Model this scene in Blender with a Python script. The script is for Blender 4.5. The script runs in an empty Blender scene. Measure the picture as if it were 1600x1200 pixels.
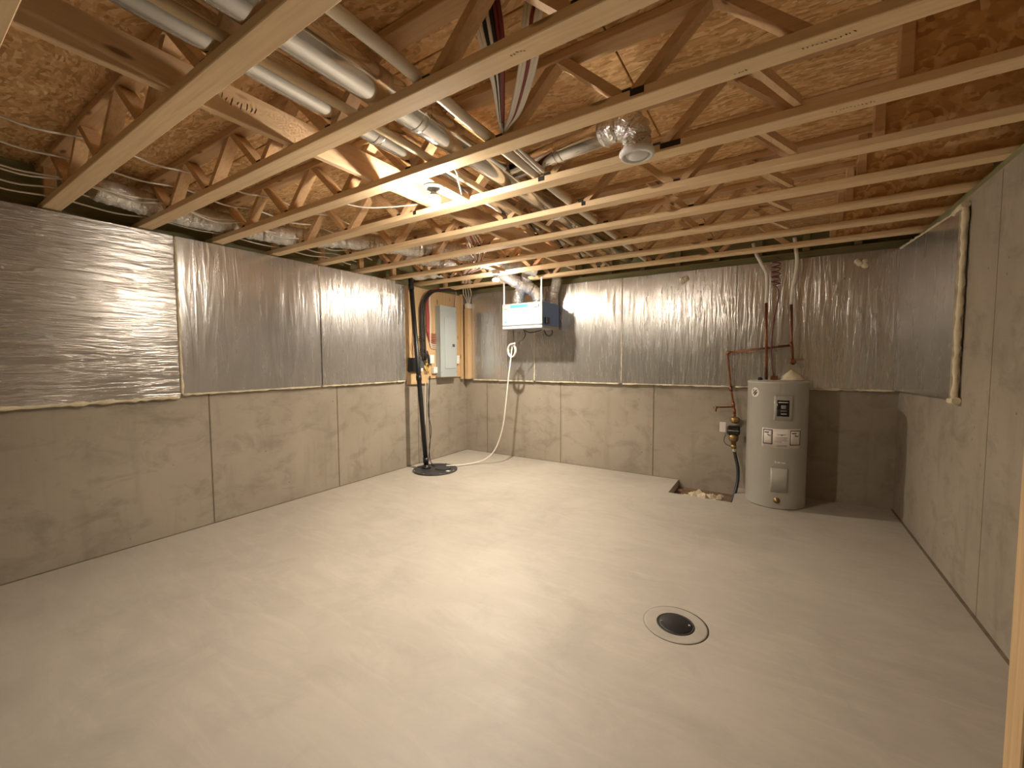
import bpy, math, random
from mathutils import Vector, Matrix
random.seed(7)
SC = bpy.context.scene
COL = SC.collection
PI = math.pi

# ------------------------------------------------------------------ camera
cam_d = bpy.data.cameras.new('camera')
cam_d.sensor_width = 36.0
cam_d.lens = 649.09 / 1600 * 36.0
cam_d.clip_start = 0.02
cam = bpy.data.objects.new('camera', cam_d)
COL.objects.link(cam)
RT = Vector((0.84365, 0.53687, -0.00443)); UP = Vector((-0.02728, 0.05110, 0.99832)); FW = Vector((-0.53620, 0.84211, -0.05775))
M3 = Matrix((RT, UP, -FW)).transposed()
cam.matrix_world = Matrix.Translation((4.1361, -5.1437, 1.42)) @ M3.to_4x4()
SC.camera = cam

# ------------------------------------------------------------------ world + exposure
w = bpy.data.worlds.new('world'); SC.world = w; w.use_nodes = True
w.node_tree.nodes['Background'].inputs[0].default_value = (0.55, 0.72, 1.0, 1)
w.node_tree.nodes['Background'].inputs[1].default_value = 0.05
SC.view_settings.view_transform = 'Standard'
SC.view_settings.look = 'None'
SC.view_settings.gamma = 1.0
SC.view_settings.use_curve_mapping = False
SC.view_settings.exposure = -0.36
SC.cycles.max_bounces = 6; SC.cycles.diffuse_bounces = 4; SC.cycles.glossy_bounces = 3; SC.cycles.adaptive_threshold = 0.04
BULB1 = 108.0      # radiant watts of the two bare LED bulbs (dome shines down and sideways)
BULB2 = 120.0
BULB_COL = (1.0, 0.88, 0.71)

# ------------------------------------------------------------------ helpers
class MB:
    def __init__(s): s.v = []; s.f = []; s.sm = []
    def add(s, vs, fs, smooth=False):
        o = len(s.v); s.v += [tuple(p) for p in vs]
        s.f += [tuple(i + o for i in f) for f in fs]; s.sm += [smooth] * len(fs); return s
    def box(s, a, b):
        x0, y0, z0 = a; x1, y1, z1 = b
        return s.add([(x0,y0,z0),(x1,y0,z0),(x1,y1,z0),(x0,y1,z0),(x0,y0,z1),(x1,y0,z1),(x1,y1,z1),(x0,y1,z1)],
                     [(3,2,1,0),(4,5,6,7),(0,1,5,4),(1,2,6,5),(2,3,7,6),(3,0,4,7)])
    def bbox(s, a, b, e=0.004):
        """box with all edges chamfered by e"""
        (x0,y0,z0),(x1,y1,z1) = a, b
        X=(x0,x0+e,x1-e,x1); Y=(y0,y0+e,y1-e,y1); Z=(z0,z0+e,z1-e,z1)
        vs=[]; idx={}
        def vid(i,j,k):
            if (i,j,k) not in idx: idx[(i,j,k)]=len(vs); vs.append((X[i],Y[j],Z[k]))
            return idx[(i,j,k)]
        fs=[]
        for k,fl in ((0,1),(3,0)):
            q=[vid(1,1,k),vid(2,1,k),vid(2,2,k),vid(1,2,k)]; fs.append(q[::-1] if fl else q)
        for j,fl in ((0,0),(3,1)):
            q=[vid(1,j,1),vid(2,j,1),vid(2,j,2),vid(1,j,2)]; fs.append(q[::-1] if fl else q)
        for i,fl in ((0,1),(3,0)):
            q=[vid(i,1,1),vid(i,2,1),vid(i,2,2),vid(i,1,2)]; fs.append(q[::-1] if fl else q)
        for j,J in ((0,1),(3,2)):
            for k,K in ((0,1),(3,2)):
                fs.append([vid(1,j,K),vid(2,j,K),vid(2,J,k),vid(1,J,k)])
        for i,I in ((0,1),(3,2)):
            for k,K in ((0,1),(3,2)):
                fs.append([vid(i,1,K),vid(i,2,K),vid(I,2,k),vid(I,1,k)])
        for i,I in ((0,1),(3,2)):
            for j,J in ((0,1),(3,2)):
                fs.append([vid(i,J,1),vid(i,J,2),vid(I,j,2),vid(I,j,1)])
        for i,I in ((0,1),(3,2)):
            for j,J in ((0,1),(3,2)):
                for k,K in ((0,1),(3,2)):
                    fs.append([vid(i,J,K),vid(I,j,K),vid(I,J,k)])
        return s.add(vs, fs)
    def tube(s, pts, r, n=8, caps=True, closed=False):
        pts=[Vector(p) for p in pts]; m=len(pts)
        rs = r if isinstance(r,(list,tuple)) else [r]*m
        vs=[]; prev=None
        for i,p in enumerate(pts):
            if closed: t=(pts[(i+1)%m]-pts[i-1])
            else: t=(pts[min(i+1,m-1)]-pts[max(i-1,0)])
            t = t.normalized() if t.length>1e-9 else Vector((0,0,1))
            if prev is None:
                a=Vector((0,0,1)) if abs(t.z)<.9 else Vector((1,0,0))
                u=t.cross(a).normalized()
            else:
                u=(prev-t*prev.dot(t)); u = u.normalized() if u.length>1e-6 else t.orthogonal().normalized()
            prev=u; v=t.cross(u)
            for k in range(n):
                an=2*PI*k/n; vs.append(p+(u*math.cos(an)+v*math.sin(an))*rs[i])
        fs=[]
        for i in range(m if closed else m-1):
            a=i*n; b=((i+1)%m)*n
            for k in range(n): fs.append((a+k,a+(k+1)%n,b+(k+1)%n,b+k))
        s.add(vs,fs,True)
        if caps and not closed:
            o=len(s.v)-len(vs)
            s.f.append(tuple(o+k for k in range(n))[::-1]); s.sm.append(False)
            s.f.append(tuple(o+(m-1)*n+k for k in range(n))); s.sm.append(False)
        return s
    def lathe(s, prof, c=(0,0,0), n=32, axis='z', smooth=True):
        """prof: (r,h) list along the axis"""
        vs=[]
        for r,h in prof:
            for k in range(n):
                a=2*PI*k/n; x,y=r*math.cos(a),r*math.sin(a)
                p={'z':(x,y,h),'y':(x,h,y),'x':(h,x,y)}[axis]
                vs.append((c[0]+p[0],c[1]+p[1],c[2]+p[2]))
        fs=[]
        fl = axis=='y'
        for i in range(len(prof)-1):
            for k in range(n):
                q=(i*n+k,i*n+(k+1)%n,(i+1)*n+(k+1)%n,(i+1)*n+k); fs.append(q[::-1] if fl else q)
        s.add(vs,fs,smooth)
        o=len(s.v)-len(vs)
        if prof[0][0]>1e-5: q=tuple(o+k for k in range(n)); s.f.append(q if fl else q[::-1]); s.sm.append(False)
        if prof[-1][0]>1e-5: q=tuple(o+(len(prof)-1)*n+k for k in range(n)); s.f.append(q[::-1] if fl else q); s.sm.append(False)
        return s
    def mesh(s,name):
        me=bpy.data.meshes.new(name); me.from_pydata(s.v,[],s.f)
        me.polygons.foreach_set('use_smooth',s.sm); me.update(); return me

def spline(pts, n=8):
    """Catmull-Rom through pts"""
    P=[Vector(p) for p in pts]; P=[P[0]*2-P[1]]+P+[P[-1]*2-P[-2]]; out=[]
    for i in range(1,len(P)-2):
        a,b,c,d=P[i-1],P[i],P[i+1],P[i+2]
        for k in range(n):
            t=k/n
            out.append(0.5*((2*b)+(c-a)*t+(2*a-5*b+4*c-d)*t*t+(3*b-a-3*c+d)*t**3))
    out.append(P[-2]); return out

def tag(o,label=None,cat=None,group=None,kind=None):
    if label: o['label']=label
    if cat: o['category']=cat
    if group: o['group']=group
    if kind: o['kind']=kind
    return o
def thing(name,label,cat,loc=(0,0,0),group=None):
    o=bpy.data.objects.new(name,None); o.empty_display_size=.05; COL.objects.link(o); o.location=loc
    return tag(o,label,cat,group)
def obj(name,mb,mat,parent=None):
    me=mb if isinstance(mb,bpy.types.Mesh) else mb.mesh(name)
    if mat and not me.materials: me.materials.append(mat)
    o=bpy.data.objects.new(name,me); COL.objects.link(o)
    if parent:
        o.parent=parent
        q=parent; off=Vector((0,0,0))
        while q: off+=q.location; q=q.parent
        o.location=-off
    return o
def struct(name,mb,mat,parent=None):
    o=obj(name,mb,mat,parent)
    if not parent: o['kind']='structure'
    return o
def copy_tree(o,parent=None):
    c=o.copy(); COL.objects.link(c); c.parent=parent
    for ch in o.children: copy_tree(ch,c)
    return c

# ------------------------------------------------------------------ materials
class NT:
    def __init__(s,name):
        s.m=bpy.data.materials.new(name); s.m.use_nodes=True; s.t=s.m.node_tree
        s.b=s.t.nodes['Principled BSDF']; s.co=s.t.nodes.new('ShaderNodeTexCoord')
    def n(s,k,**kw):
        nd=s.t.nodes.new(k)
        for a,v in kw.items(): setattr(nd,a,v)
        return nd
    def l(s,a,b): s.t.links.new(a,b)
    def map(s,scale,rot=(0,0,0),src='Object'):
        mp=s.n('ShaderNodeMapping'); mp.inputs['Scale'].default_value=scale; mp.inputs['Rotation'].default_value=rot
        s.l(s.co.outputs[src],mp.inputs[0]); return mp.outputs[0]
    def noise(s,vec,scale=5,detail=4,rough=.55,dist=0):
        nd=s.n('ShaderNodeTexNoise'); s.l(vec,nd.inputs['Vector'])
        nd.inputs['Scale'].default_value=scale; nd.inputs['Detail'].default_value=detail
        nd.inputs['Roughness'].default_value=rough; nd.inputs['Distortion'].default_value=dist
        return nd.outputs[0]
    def ramp(s,fac,stops):
        r=s.n('ShaderNodeValToRGB'); e=r.color_ramp.elements
        while len(e)<len(stops): e.new(.5)
        for i,(p,c) in enumerate(stops): e[i].position=p; e[i].color=(*c,1) if len(c)==3 else c
        s.l(fac,r.inputs[0]); return r.outputs[0]
    def mix(s,fac,a,b,mode='MIX'):
        m=s.n('ShaderNodeMix',data_type='RGBA',blend_type=mode)
        for i,v in ((0,fac),(6,a),(7,b)):
            if hasattr(v,'links'): s.l(v,m.inputs[i])
            elif i==0: m.inputs[0].default_value=v
            else: m.inputs[i].default_value=(*v,1)
        return m.outputs[2]
    def bump(s,h,st=.3,d=.01,nrm=None):
        b=s.n('ShaderNodeBump'); b.inputs['Strength'].default_value=st; b.inputs['Distance'].default_value=d
        s.l(h,b.inputs['Height'])
        if nrm: s.l(nrm,b.inputs['Normal'])
        s.l(b.outputs[0],s.b.inputs['Normal']); return b.outputs[0]
    def col(s,c):
        if hasattr(c,'links'): s.l(c,s.b.inputs['Base Color'])
        else: s.b.inputs['Base Color'].default_value=(*c,1)
    def rough(s,r):
        if hasattr(r,'links'): s.l(r,s.b.inputs['Roughness'])
        else: s.b.inputs['Roughness'].default_value=r

def plain(name,c,rough=.5,metal=0.0,bump=0,bs=60,var=.12):
    t=NT(name); v=t.map((1,1,1))
    n=t.noise(v,bs*.25,3)
    lo=tuple(x*(1-var) for x in c); hi=tuple(min(1,x*(1+var)) for x in c)
    t.col(t.ramp(n,[(.3,lo),(.7,hi)])); t.rough(rough); t.b.inputs['Metallic'].default_value=metal
    if bump: t.bump(t.noise(v,bs,4),bump,.004)
    return t.m

def wood(name,a,b,axis='x',knots=True):
    t=NT(name)
    sc={'x':(1.2,26,26),'y':(26,1.2,26),'z':(26,26,1.2)}[axis]
    v=t.map(sc); g=t.noise(v,2.2,5,.6,.6)
    c=t.ramp(g,[(.25,b),(.6,a),(.85,tuple(min(1,x*1.12) for x in a))])
    big=t.noise(t.map((1.1,1.1,1.1)),1.3,2)
    c=t.mix(t.ramp(big,[(.35,(0,0,0)),(.7,(.35,.35,.35))]),c,tuple(x*.72 for x in a))
    if knots:
        vo=t.n('ShaderNodeTexVoronoi'); ks={'x':(2.6,9,9),'y':(9,2.6,9),'z':(9,9,2.6)}[axis]
        t.l(t.map(ks),vo.inputs['Vector']); vo.inputs['Scale'].default_value=1.0
        k=t.ramp(vo.outputs['Distance'],[(.07,(.85,.85,.85)),(.13,(0,0,0))])
        c=t.mix(k,c,(b[0]*.35,b[1]*.28,b[2]*.25))
    t.col(c); t.rough(.68); return t.m

def osb(name):
    t=NT(name)
    v0=t.map((1,1,1)); ds=t.n('ShaderNodeTexNoise'); ds.inputs['Scale'].default_value=2.5; t.l(v0,ds.inputs['Vector'])
    cols=[]
    last=None
    for i,(rz,seed) in enumerate(((.35,0),(-.7,3),(1.3,7))):
        mp=t.n('ShaderNodeMapping'); mp.inputs['Rotation'].default_value=(0,0,rz); mp.inputs['Scale'].default_value=(15,70,30); mp.inputs['Location'].default_value=(seed,seed,0)
        ad=t.n('ShaderNodeMix',data_type='RGBA',blend_type='ADD'); ad.inputs[0].default_value=.22
        t.l(t.co.outputs['Object'],ad.inputs[6]); t.l(ds.outputs[1],ad.inputs[7]); t.l(ad.outputs[2],mp.inputs[0])
        vo=t.n('ShaderNodeTexVoronoi'); vo.inputs['Scale'].default_value=1; t.l(mp.outputs[0],vo.inputs['Vector'])
        c=t.ramp(vo.outputs['Color'],[(.1,(.46,.25,.10)),(.38,(.66,.39,.17)),(.62,(.78,.50,.23)),(.9,(.90,.68,.40))])
        cols.append(c); last=vo
    sel=t.ramp(t.noise(v0,14,2),[(.42,(0,0,0)),(.5,(1,1,1))]); sel2=t.ramp(t.noise(t.map((1,1,1),(0,0,1)),17,2),[(.5,(0,0,0)),(.57,(1,1,1))])
    c=t.mix(sel2,t.mix(sel,cols[0],cols[1]),cols[2])
    t.col(c); t.rough(.62); return t.m

def concrete(name,lo,mid,hi,floor=False):
    t=NT(name); v=t.map((1,1,1))
    n1=t.noise(v,.9,5,.6,.3); n2=t.noise(v,6,6,.65); 
    c=t.ramp(n1,[(.3,lo),(.5,mid),(.72,hi)])
    c=t.mix(t.ramp(n2,[(.35,(.0,.0,.0)),(.75,(.35,.35,.35))]),c,hi)
    if not floor:
        mo=t.noise(t.map((1,1,1.6)),3.2,6,.68,.5)
        c=t.mix(t.ramp(mo,[(.50,(0,0,0)),(.68,(.55,.55,.55))]),c,tuple(x*.70 for x in lo))
        st=t.noise(t.map((5,5,.7)),1.6,4,.6)          # run-down stains
        c=t.mix(t.ramp(st,[(.55,(0,0,0)),(.8,(.4,.4,.4))]),c,tuple(x*.62 for x in lo))
        vo=t.n('ShaderNodeTexVoronoi'); t.l(v,vo.inputs['Vector']); vo.inputs['Scale'].default_value=7
        c=t.mix(t.ramp(vo.outputs['Distance'],[(.035,(.7,.7,.7)),(.06,(0,0,0))]),c,tuple(x*.4 for x in lo))
        t.rough(.85); t.bump(n2,.25,.006)
    else:
        sw=t.noise(t.map((1.2,5,1),(0,0,.6)),1.5,6,.7,1.4)    # trowel sweeps
        c=t.mix(t.ramp(sw,[(.45,(0,0,0)),(.7,(.4,.4,.4))]),c,tuple(x*1.14 for x in hi))
        mo=t.noise(v,2.3,6,.7,.8); c=t.mix(t.ramp(mo,[(.5,(0,0,0)),(.72,(.35,.35,.35))]),c,tuple(x*.74 for x in lo))
        t.rough(t.ramp(n2,[(.3,(.40,.40,.40)),(.7,(.58,.58,.58))])); t.bump(sw,.08,.004)
    t.col(c); return t.m

def foil(name,sc,st,tint=(.70,.68,.66),crease=.35,rg=(.20,.29)):
    t=NT(name)
    a=t.noise(t.map(sc),1.0,4,.55,.6); b=t.noise(t.map(tuple(x*.28 for x in sc)),1.0,3,.5)
    f=t.noise(t.map(tuple(x*2.6 for x in sc)),1.0,4,.6,.4)
    r1=t.ramp(a,[(.40,(0,0,0)),(.5,(1,1,1)),(.60,(0,0,0))])
    amp=t.ramp(t.noise(t.map((1.3,1.3,.8)),1.0,2),[(.30,(.15,.15,.15)),(.70,(1,1,1))])
    r1=t.mix(1.0,r1,amp,'MULTIPLY')
    h=t.mix(crease,t.mix(.45,b,f),r1)
    t.col(t.ramp(b,[(.3,tuple(x*.88 for x in tint)),(.7,tint)]))
    t.b.inputs['Metallic'].default_value=.82
    t.rough(t.ramp(f,[(.3,(rg[0],)*3),(.7,(rg[1],)*3)]))
    t.bump(h,st,.016); return t.m

def emis(name,c,s):
    t=NT(name); t.b.inputs['Base Color'].default_value=(1,1,1,1)
    t.b.inputs['Emission Color'].default_value=(*c,1); t.b.inputs['Emission Strength'].default_value=s; return t.m

M=dict(
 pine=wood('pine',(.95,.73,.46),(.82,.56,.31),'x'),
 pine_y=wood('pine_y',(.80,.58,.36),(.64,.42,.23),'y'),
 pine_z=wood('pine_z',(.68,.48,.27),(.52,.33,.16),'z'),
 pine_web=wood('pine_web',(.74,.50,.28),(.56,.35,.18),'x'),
 treated=wood('treated',(.25,.24,.12),(.16,.15,.07),'y',False),
 treated_x=wood('treated_x',(.27,.26,.13),(.17,.16,.08),'x',False),
 osb=osb('osb'),
 floor=concrete('floor_concrete',(.37,.335,.29),(.42,.382,.332),(.475,.435,.38),True),
 wall=concrete('wall_concrete',(.29,.25,.20),(.35,.305,.245),(.41,.36,.295)),
 mortar=plain('mortar',(.375,.34,.295),.6,0,.2,30,.1),
 dirt=plain('dirt',(.16,.10,.055),.95,0,.8,40,.4),
 foil_v=foil('foil_vertical_wrinkles',(20,20,1.7),.42),
 foil_h=foil('foil_horizontal_wrinkles',(2.2,2.2,22),.5,(.54,.515,.49)),
 foil_s=foil('foil_smooth',(9,9,1.0),.24,(.70,.68,.67),.4),
 flex=foil('flex_foil',(30,30,30),.8,(.90,.89,.87),.4,(.15,.25)),
 galv=plain('galvanised_steel',(.88,.88,.88),.14,1,0,20,.08),
 bead=plain('spray_foam',(.78,.70,.52),.8,0,.9,70,.12),
 white=plain('white_paint',(.82,.82,.82),.35,0,0,8,.02),
 hrvwhite=plain('ventilator_white',(.31,.31,.31),.4,0,0,8,.02),
 offgrey=plain('plate_grey',(.36,.36,.36),.5,0,0,8,.03),
 offwhite=plain('white_plastic',(.80,.76,.69),.4,0,0,8,.03),
 pvc=plain('pale_pipe',(.78,.70,.58),.38,0,0,8,.04),
 tanpipe=plain('tan_pipe',(.66,.50,.30),.45,0,0,8,.06),
 cable_w=plain('white_cable',(.80,.76,.70),.5,0,0,8,.04),
 cable_r=plain('red_cable',(.40,.06,.045),.45,0,0,8,.1),
 cable_d=plain('dark_red_cable',(.20,.035,.04),.45,0,0,8,.1),
 cable_p=plain('purple_wire',(.16,.03,.045),.45,0,0,8,.1),
 black=plain('black_plastic',(.012,.012,.013),.38,0,0,8,.1),
 blackm=plain('black_matt',(.02,.018,.017),.6,0,0,8,.1),
 lid=plain('black_lid',(.035,.037,.042),.42,0,.1,30,.15),
 copper=plain('copper',(.27,.11,.055),.42,.85,.1,40,.25),
 brass=plain('brass',(.35,.24,.10),.4,.8,.1,40,.2),
 heater=plain('heater_enamel',(.47,.455,.415),.34,0,0,6,.03),
 heater2=plain('heater_panel',(.43,.415,.38),.34,0,0,6,.03),
 grey=plain('panel_grey',(.42,.475,.485),.42,.1,0,6,.03),
 grey2=plain('panel_door_grey',(.47,.525,.535),.42,.1,0,6,.03),
 greyd=plain('dark_grey',(.08,.085,.085),.5,0,0,6,.05),
 blue=plain('blue_side',(.12,.22,.48),.4,0,0,6,.05),
 stripe=plain('blue_stripe',(.06,.25,.66),.35,0,0,6,.05),
 sticker=plain('cyan_sticker',(.15,.55,.80),.4,0,0,6,.05),
 label_w=plain('label_paper',(.80,.74,.70),.5,0,0,6,.03),
 label_k=plain('label_black',(.012,.011,.011),.22,0,0,6,.1),
 label_g=plain('label_print',(.30,.27,.26),.5,0,0,6,.05),
 hose=plain('hose_blue_grey',(.03,.033,.045),.45,0,0,10,.1),
 joint=plain('concrete_joint',(.17,.135,.095),.9,0,.3,60,.2),
 plastic_film=None, bag=plain('crumpled_paper',(.60,.50,.36),.6,0,.5,40,.25),
 bulb1=emis('bulb_glass_lit',BULB_COL,BULB1/(PI*1.2*PI*.036**2)),
 bulb_side=emis('bulb_side_glow',BULB_COL,1700.0),
 bulb_side2=emis('bulb_side_glow_far',BULB_COL,2000.0),
 bulb2=emis('bulb_glass_lit_far',BULB_COL,BULB2/(PI*1.2*PI*.036**2)),
)

# ------------------------------------------------------------------ room shell
W=5.094; RY=-7.2; ZT=2.40; ZB=2.435; ZC=2.738
PX0,PX1,PY0=3.195,3.80,-.565     # open pit in the slab
m=MB()
def slab(x0,x1,y0,y1): m.box((x0,y0,-.11),(x1,y1,0))
slab(-.2,PX0,RY-.2,-.0005); slab(PX1,W+.2,RY-.2,-.0005); slab(PX0,PX1,RY-.2,PY0)
floor=struct('floor',m,M['floor'])
struct('floor_pit',MB().box((PX0-.02,PY0-.02,-.16),(PX1+.02,-.001,-.085)),M['dirt'])
wl=struct('wall_left',MB().box((-.2,RY,0),(0,0,ZT)),M['wall'])
wb=struct('wall_back',MB().box((-.2,0,-.16),(W+.2,.2,ZT)),M['wall'])
wr=struct('wall_right',MB().box((W,RY,0),(W+.2,0,ZT)),M['wall'])
struct('wall_rear',MB().box((-.2,RY-.2,0),(W+.2,RY,ZT)),M['treated_x'])
# form seams cast into the concrete
def seams(parent,items):
    for a,b in items: obj('form_seam',MB().box(a,b),M['joint'],parent)
seams(wl,[((-.004,y-.004,.0),(.003,y+.004,1.14)) for y in (-6.01,-4.77,-3.531,-2.29,-1.05)])
seams(wb,[((x-.004,-.003,.0),(x+.004,.004,1.13)) for x in (.41,1.651,2.892,4.133)])
seams(wr,[((W-.001,y-.002,.0),(W+.004,y+.002,2.39)) for y in (-1.93,)])
# dark gap along the slab edge
seams(floor,[((.0,RY,.0),(.012,0,.004)),((W-.016,-3.6,.0),(W,0,.005)),((.0,-.008,.0),(PX0,0,.003))])
# sill plates and rim boards
struct('trim_1',MB().box((-.14,RY,ZT),(-.002,.1,ZB)),M['treated'])
struct('trim_2',MB().box((-.14,-.002,ZT),(W+.14,.14,ZB)),M['treated_x'])
struct('trim_3',MB().box((W+.002,RY,ZT),(W+.14,.0,ZB)),M['treated'])
struct('trim_4',MB().box((-.14,RY,ZB),(-.10,.1,ZC)),M['treated'])
struct('trim_5',MB().box((-.10,.10,ZB),(W+.10,.14,ZC)),M['treated_x'])
struct('trim_6',MB().box((W+.10,RY,ZB),(W+.14,.1,ZC)),M['treated'])
struct('trim_7',MB().box((-.14,RY-.2,ZT),(W+.14,RY,ZC)),M['treated_x'])
# ledge plate and short blocks over the back wall
t=thing('blocking_frame','dark green treated plate with short upright blocks above the back wall foil','framing',(2.5,.05,ZB))
obj('plate',MB().bbox((.25,.0,ZB+.001),(W+.05,.095,ZB+.062),.004),M['treated_x'],t)
for i in range(12):
    x=.7+.406*i
    if x<W: obj('block',MB().bbox((x-.03,.01,ZB+.063),(x+.03,.095,ZC-.002),.003),M['treated'],t)

# subfloor of OSB sheets
ceil=struct('ceiling',MB().box((-.14,RY-.2,ZC+.018),(W+.14,.14,ZC+.05)),M['osb'])
yy=-7.4; row=0
while yy<.13:
    y1=min(yy+1.216,.139); x=-.139-(1.22 if row%2 else .0)
    while x<W+.13:
        x0=max(x,-.139); x1=min(x+2.436,W+.139)
        if x1-x0>.05: obj('osb_sheet',MB().bbox((x0+.002,yy+.002,ZC+.001),(x1-.002,y1-.002,ZC+.0175),.002),M['osb'],ceil)
        x+=2.44
    yy+=1.22; row+=1

# partition of studs at the right edge of the view
wp=struct('wall_partition',MB().box((4.682,-3.66,.0),(W-.002,-3.645,ZB-.002)),M['osb'])
for x in (4.638,5.03):
    obj('stud',MB().bbox((x,-3.745,.04),(x+.038,-3.662,ZB-.042),.003),M['pine_z'],wp)
obj('sole_plate',MB().bbox((4.638,-3.75,.001),(W-.002,-3.662,.038),.003),M['pine'],wp)
obj('top_plate',MB().bbox((4.638,-3.75,ZB-.04),(W-.002,-3.662,ZB-.002),.003),M['pine'],wp)

# ------------------------------------------------------------------ open-web joists
CW=.088
def make_joist():
    root=thing('open_web_joist','','joist')
    y0,y1=-CW,0.0
    obj('bottom_chord',MB().bbox((-.095,y0,ZB),(W+.095,y1,ZB+.038),.003),M['pine'],root)
    obj('top_chord',MB().bbox((-.095,y0,2.700),(W+.095,y1,ZC),.003),M['pine_web'],root)
    yc=(y0+y1)/2; hy=.030
    zb=ZB+.038; zt=2.700; wd=.036
    def web(xb,xt):
        s=1 if xt>xb else -1
        h=wd/2*1.45
        a=[(xb-h,zb),(xb+h,zb),(xt+h,zt),(xt-h,zt)]
        mb=MB(); vs=[(x,yc-hy,z) for x,z in a]+[(x,yc+hy,z) for x,z in a]
        mb.add(vs,[(0,1,2,3),(7,6,5,4),(1,0,4,5),(2,1,5,6),(3,2,6,7),(0,3,7,4)])
        obj('web',mb,M['pine_web'],root)
    for k in range(7):
        xb=.555+.61*k
        if xb<4.45:
            if k>0 or True: web(xb-.026,xb-.305+.03)
            if xb+.305<4.5: web(xb+.026,xb+.305-.03)
    obj('end_post',MB().bbox((.02,yc-hy,zb),(.058,yc+hy,zt),.002),M['pine_web'],root)
    obj('end_post',MB().bbox((4.50,yc-hy,zb),(4.54,yc+hy,zt),.002),M['pine_web'],root)
    obj('end_panel',MB().box((4.54,yc-.006,zb),(W+.09,yc+.006,zt)),M['osb'],root)
    for k in range(6):
        xb=.555+.61*k
        obj('finger_joint',MB().bbox((xb-.018,yc-hy-.004,zb-.001),(xb+.018,yc-hy+.004,zb+.016),.001),M['blackm'],root)
    return root
JL={-1:'open-web floor joist overhead, one nearer than the wide one by the left foil',
 0:'nearest open-web floor joist in view, crossing top left with a wide underside',
 1:'second open-web floor joist from the camera, in front of the hanging cable bundle',
 2:'third open-web floor joist, where the hanging cable bundle reaches its bottom chord',
 3:'fourth open-web floor joist, directly behind the nearer bare bulb and round diffuser',
 4:'fifth open-web floor joist from the camera, first one clear behind the diffuser',
 5:'sixth open-web floor joist from the camera, fourth counting from the back wall',
 6:'seventh open-web floor joist, third from the back wall, ending at foil corner',
 7:'eighth open-web floor joist, second from back wall, just behind the far bare bulb',
 8:'ninth open-web floor joist, last one before the back wall, above the ventilator'}
j0=make_joist(); JY={}
for i in range(-1,9):
    y=-4.357+.4877*i; JY[i]=y
    o=j0 if i==-1 else copy_tree(j0)
    o.location=(0,y,0); o['label']=JL[i]; o['group']='open-web floor joists'

for (i,x,w_) in ((2,3.65,.055),(3,3.672,.095),(3,2.965,.04),(4,3.02,.03),(3,1.95,.03)):
    jr=[o for o in bpy.data.objects if o.name.startswith('open_web_joist') and o.get('label')==JL[i]][0]
    k_=obj('dark_gap',MB().bbox((x-w_/2,-CW-.0015,ZB+.012),(x+w_/2,-CW+.02,ZB+.0385),.001),M['blackm']); k_.parent=jr
def stamp(o_,u,v,nrm,n=7,h=.022,sp=.016):
    """illegible ink marks: short strokes along u with height along v"""
    u,v,nrm=Vector(u),Vector(v),Vector(nrm); mb=MB()
    for k in range(n):
        p=Vector(o_)+u*(k*sp)+v*random.uniform(-.004,.004)
        e_=random.uniform(-.25,.25)
        for (a,b) in (((e_,random.uniform(-.5,-.1)),(random.uniform(.2,.5),random.uniform(.1,.5))),):
            A_=p+u*a[0]*sp+v*a[1]*h; B_=p+u*b[0]*sp+v*b[1]*h; d=(B_-A_).normalized(); w_=d.cross(nrm)*.0014
            mb.add([A_-w_+nrm*.0006,B_-w_+nrm*.0006,B_+w_+nrm*.0006,A_+w_+nrm*.0006],[(0,1,2,3),(3,2,1,0)])
    return mb
def jroot(i): return [o for o in bpy.data.objects if o.name.startswith('open_web_joist') and o.get('label')==JL[i]][0]
for (i,x,n,yo) in ((1,3.36,5,-.05),(2,4.18,12,-.045),(2,3.98,4,-.03),(3,4.30,12,-.04)):
    k_=obj('ink_stamp',stamp((x,yo,ZB),(1,0,0),(0,1,0),(0,0,-1),n,.013,.012),M['label_g']); k_.parent=jroot(i)
# long boards and pipes threaded through the joists
def boxthing(name,mb,mat,label,cat,group=None): return tag(obj(name,mb,mat),label,cat,group)
sb_=boxthing('strongback_board',MB().bbox((2.075,-6.6,2.474),(2.112,-.56,2.614),.003),M['pine_y'],'long brown board on edge running through the joists left of the ducts','board')
for y_ in (-4.28,-2.80): obj('ink_stamp',stamp((2.112,y_,2.545),(0,1,0),(0,0,1),(1,0,0),9,.04,.02),M['label_g'],sb_)
boxthing('plastic_pipe',MB().tube([(2.565,-6.6,2.494),(2.555,-4,2.494),(2.52,-2.2,2.494),(2.50,-.3,2.494)],.019,12),M['tanpipe'],'thin tan pipe running through the joists beside the left silver duct','pipe','pipes through the joists')
boxthing('plastic_pipe',MB().tube([(2.96,-6.6,2.50),(2.955,-4.1,2.50),(2.925,-3.4,2.497),(2.91,-2.4,2.497),(2.91,-.4,2.497)],.024,12),M['pvc'],'pale pinkish pipe right of the right silver duct, under the branch duct','pipe','pipes through the joists')
# skewed bracing strips at the right
for i in range(2,7):
    ya,yb=JY[i]+.002,JY[i+1]-CW-.002
    mb=MB(); z0,z1=2.474,2.512
    a=[(4.00,ya),(4.028,ya),(4.195,yb),(4.167,yb)]
    mb.add([(x,y,z0) for x,y in a]+[(x,y,z1) for x,y in a],[(3,2,1,0),(4,5,6,7),(0,1,5,4),(1,2,6,5),(2,3,7,6),(3,0,4,7)])
    boxthing('brace_strip',mb,M['pine_y'],'slanted wooden brace between joists right of the diffuser, '+['nearest of the row','second of the row','third of the row','fourth of the row','farthest of the row'][i-2],'brace','slanted braces between joists')

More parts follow.
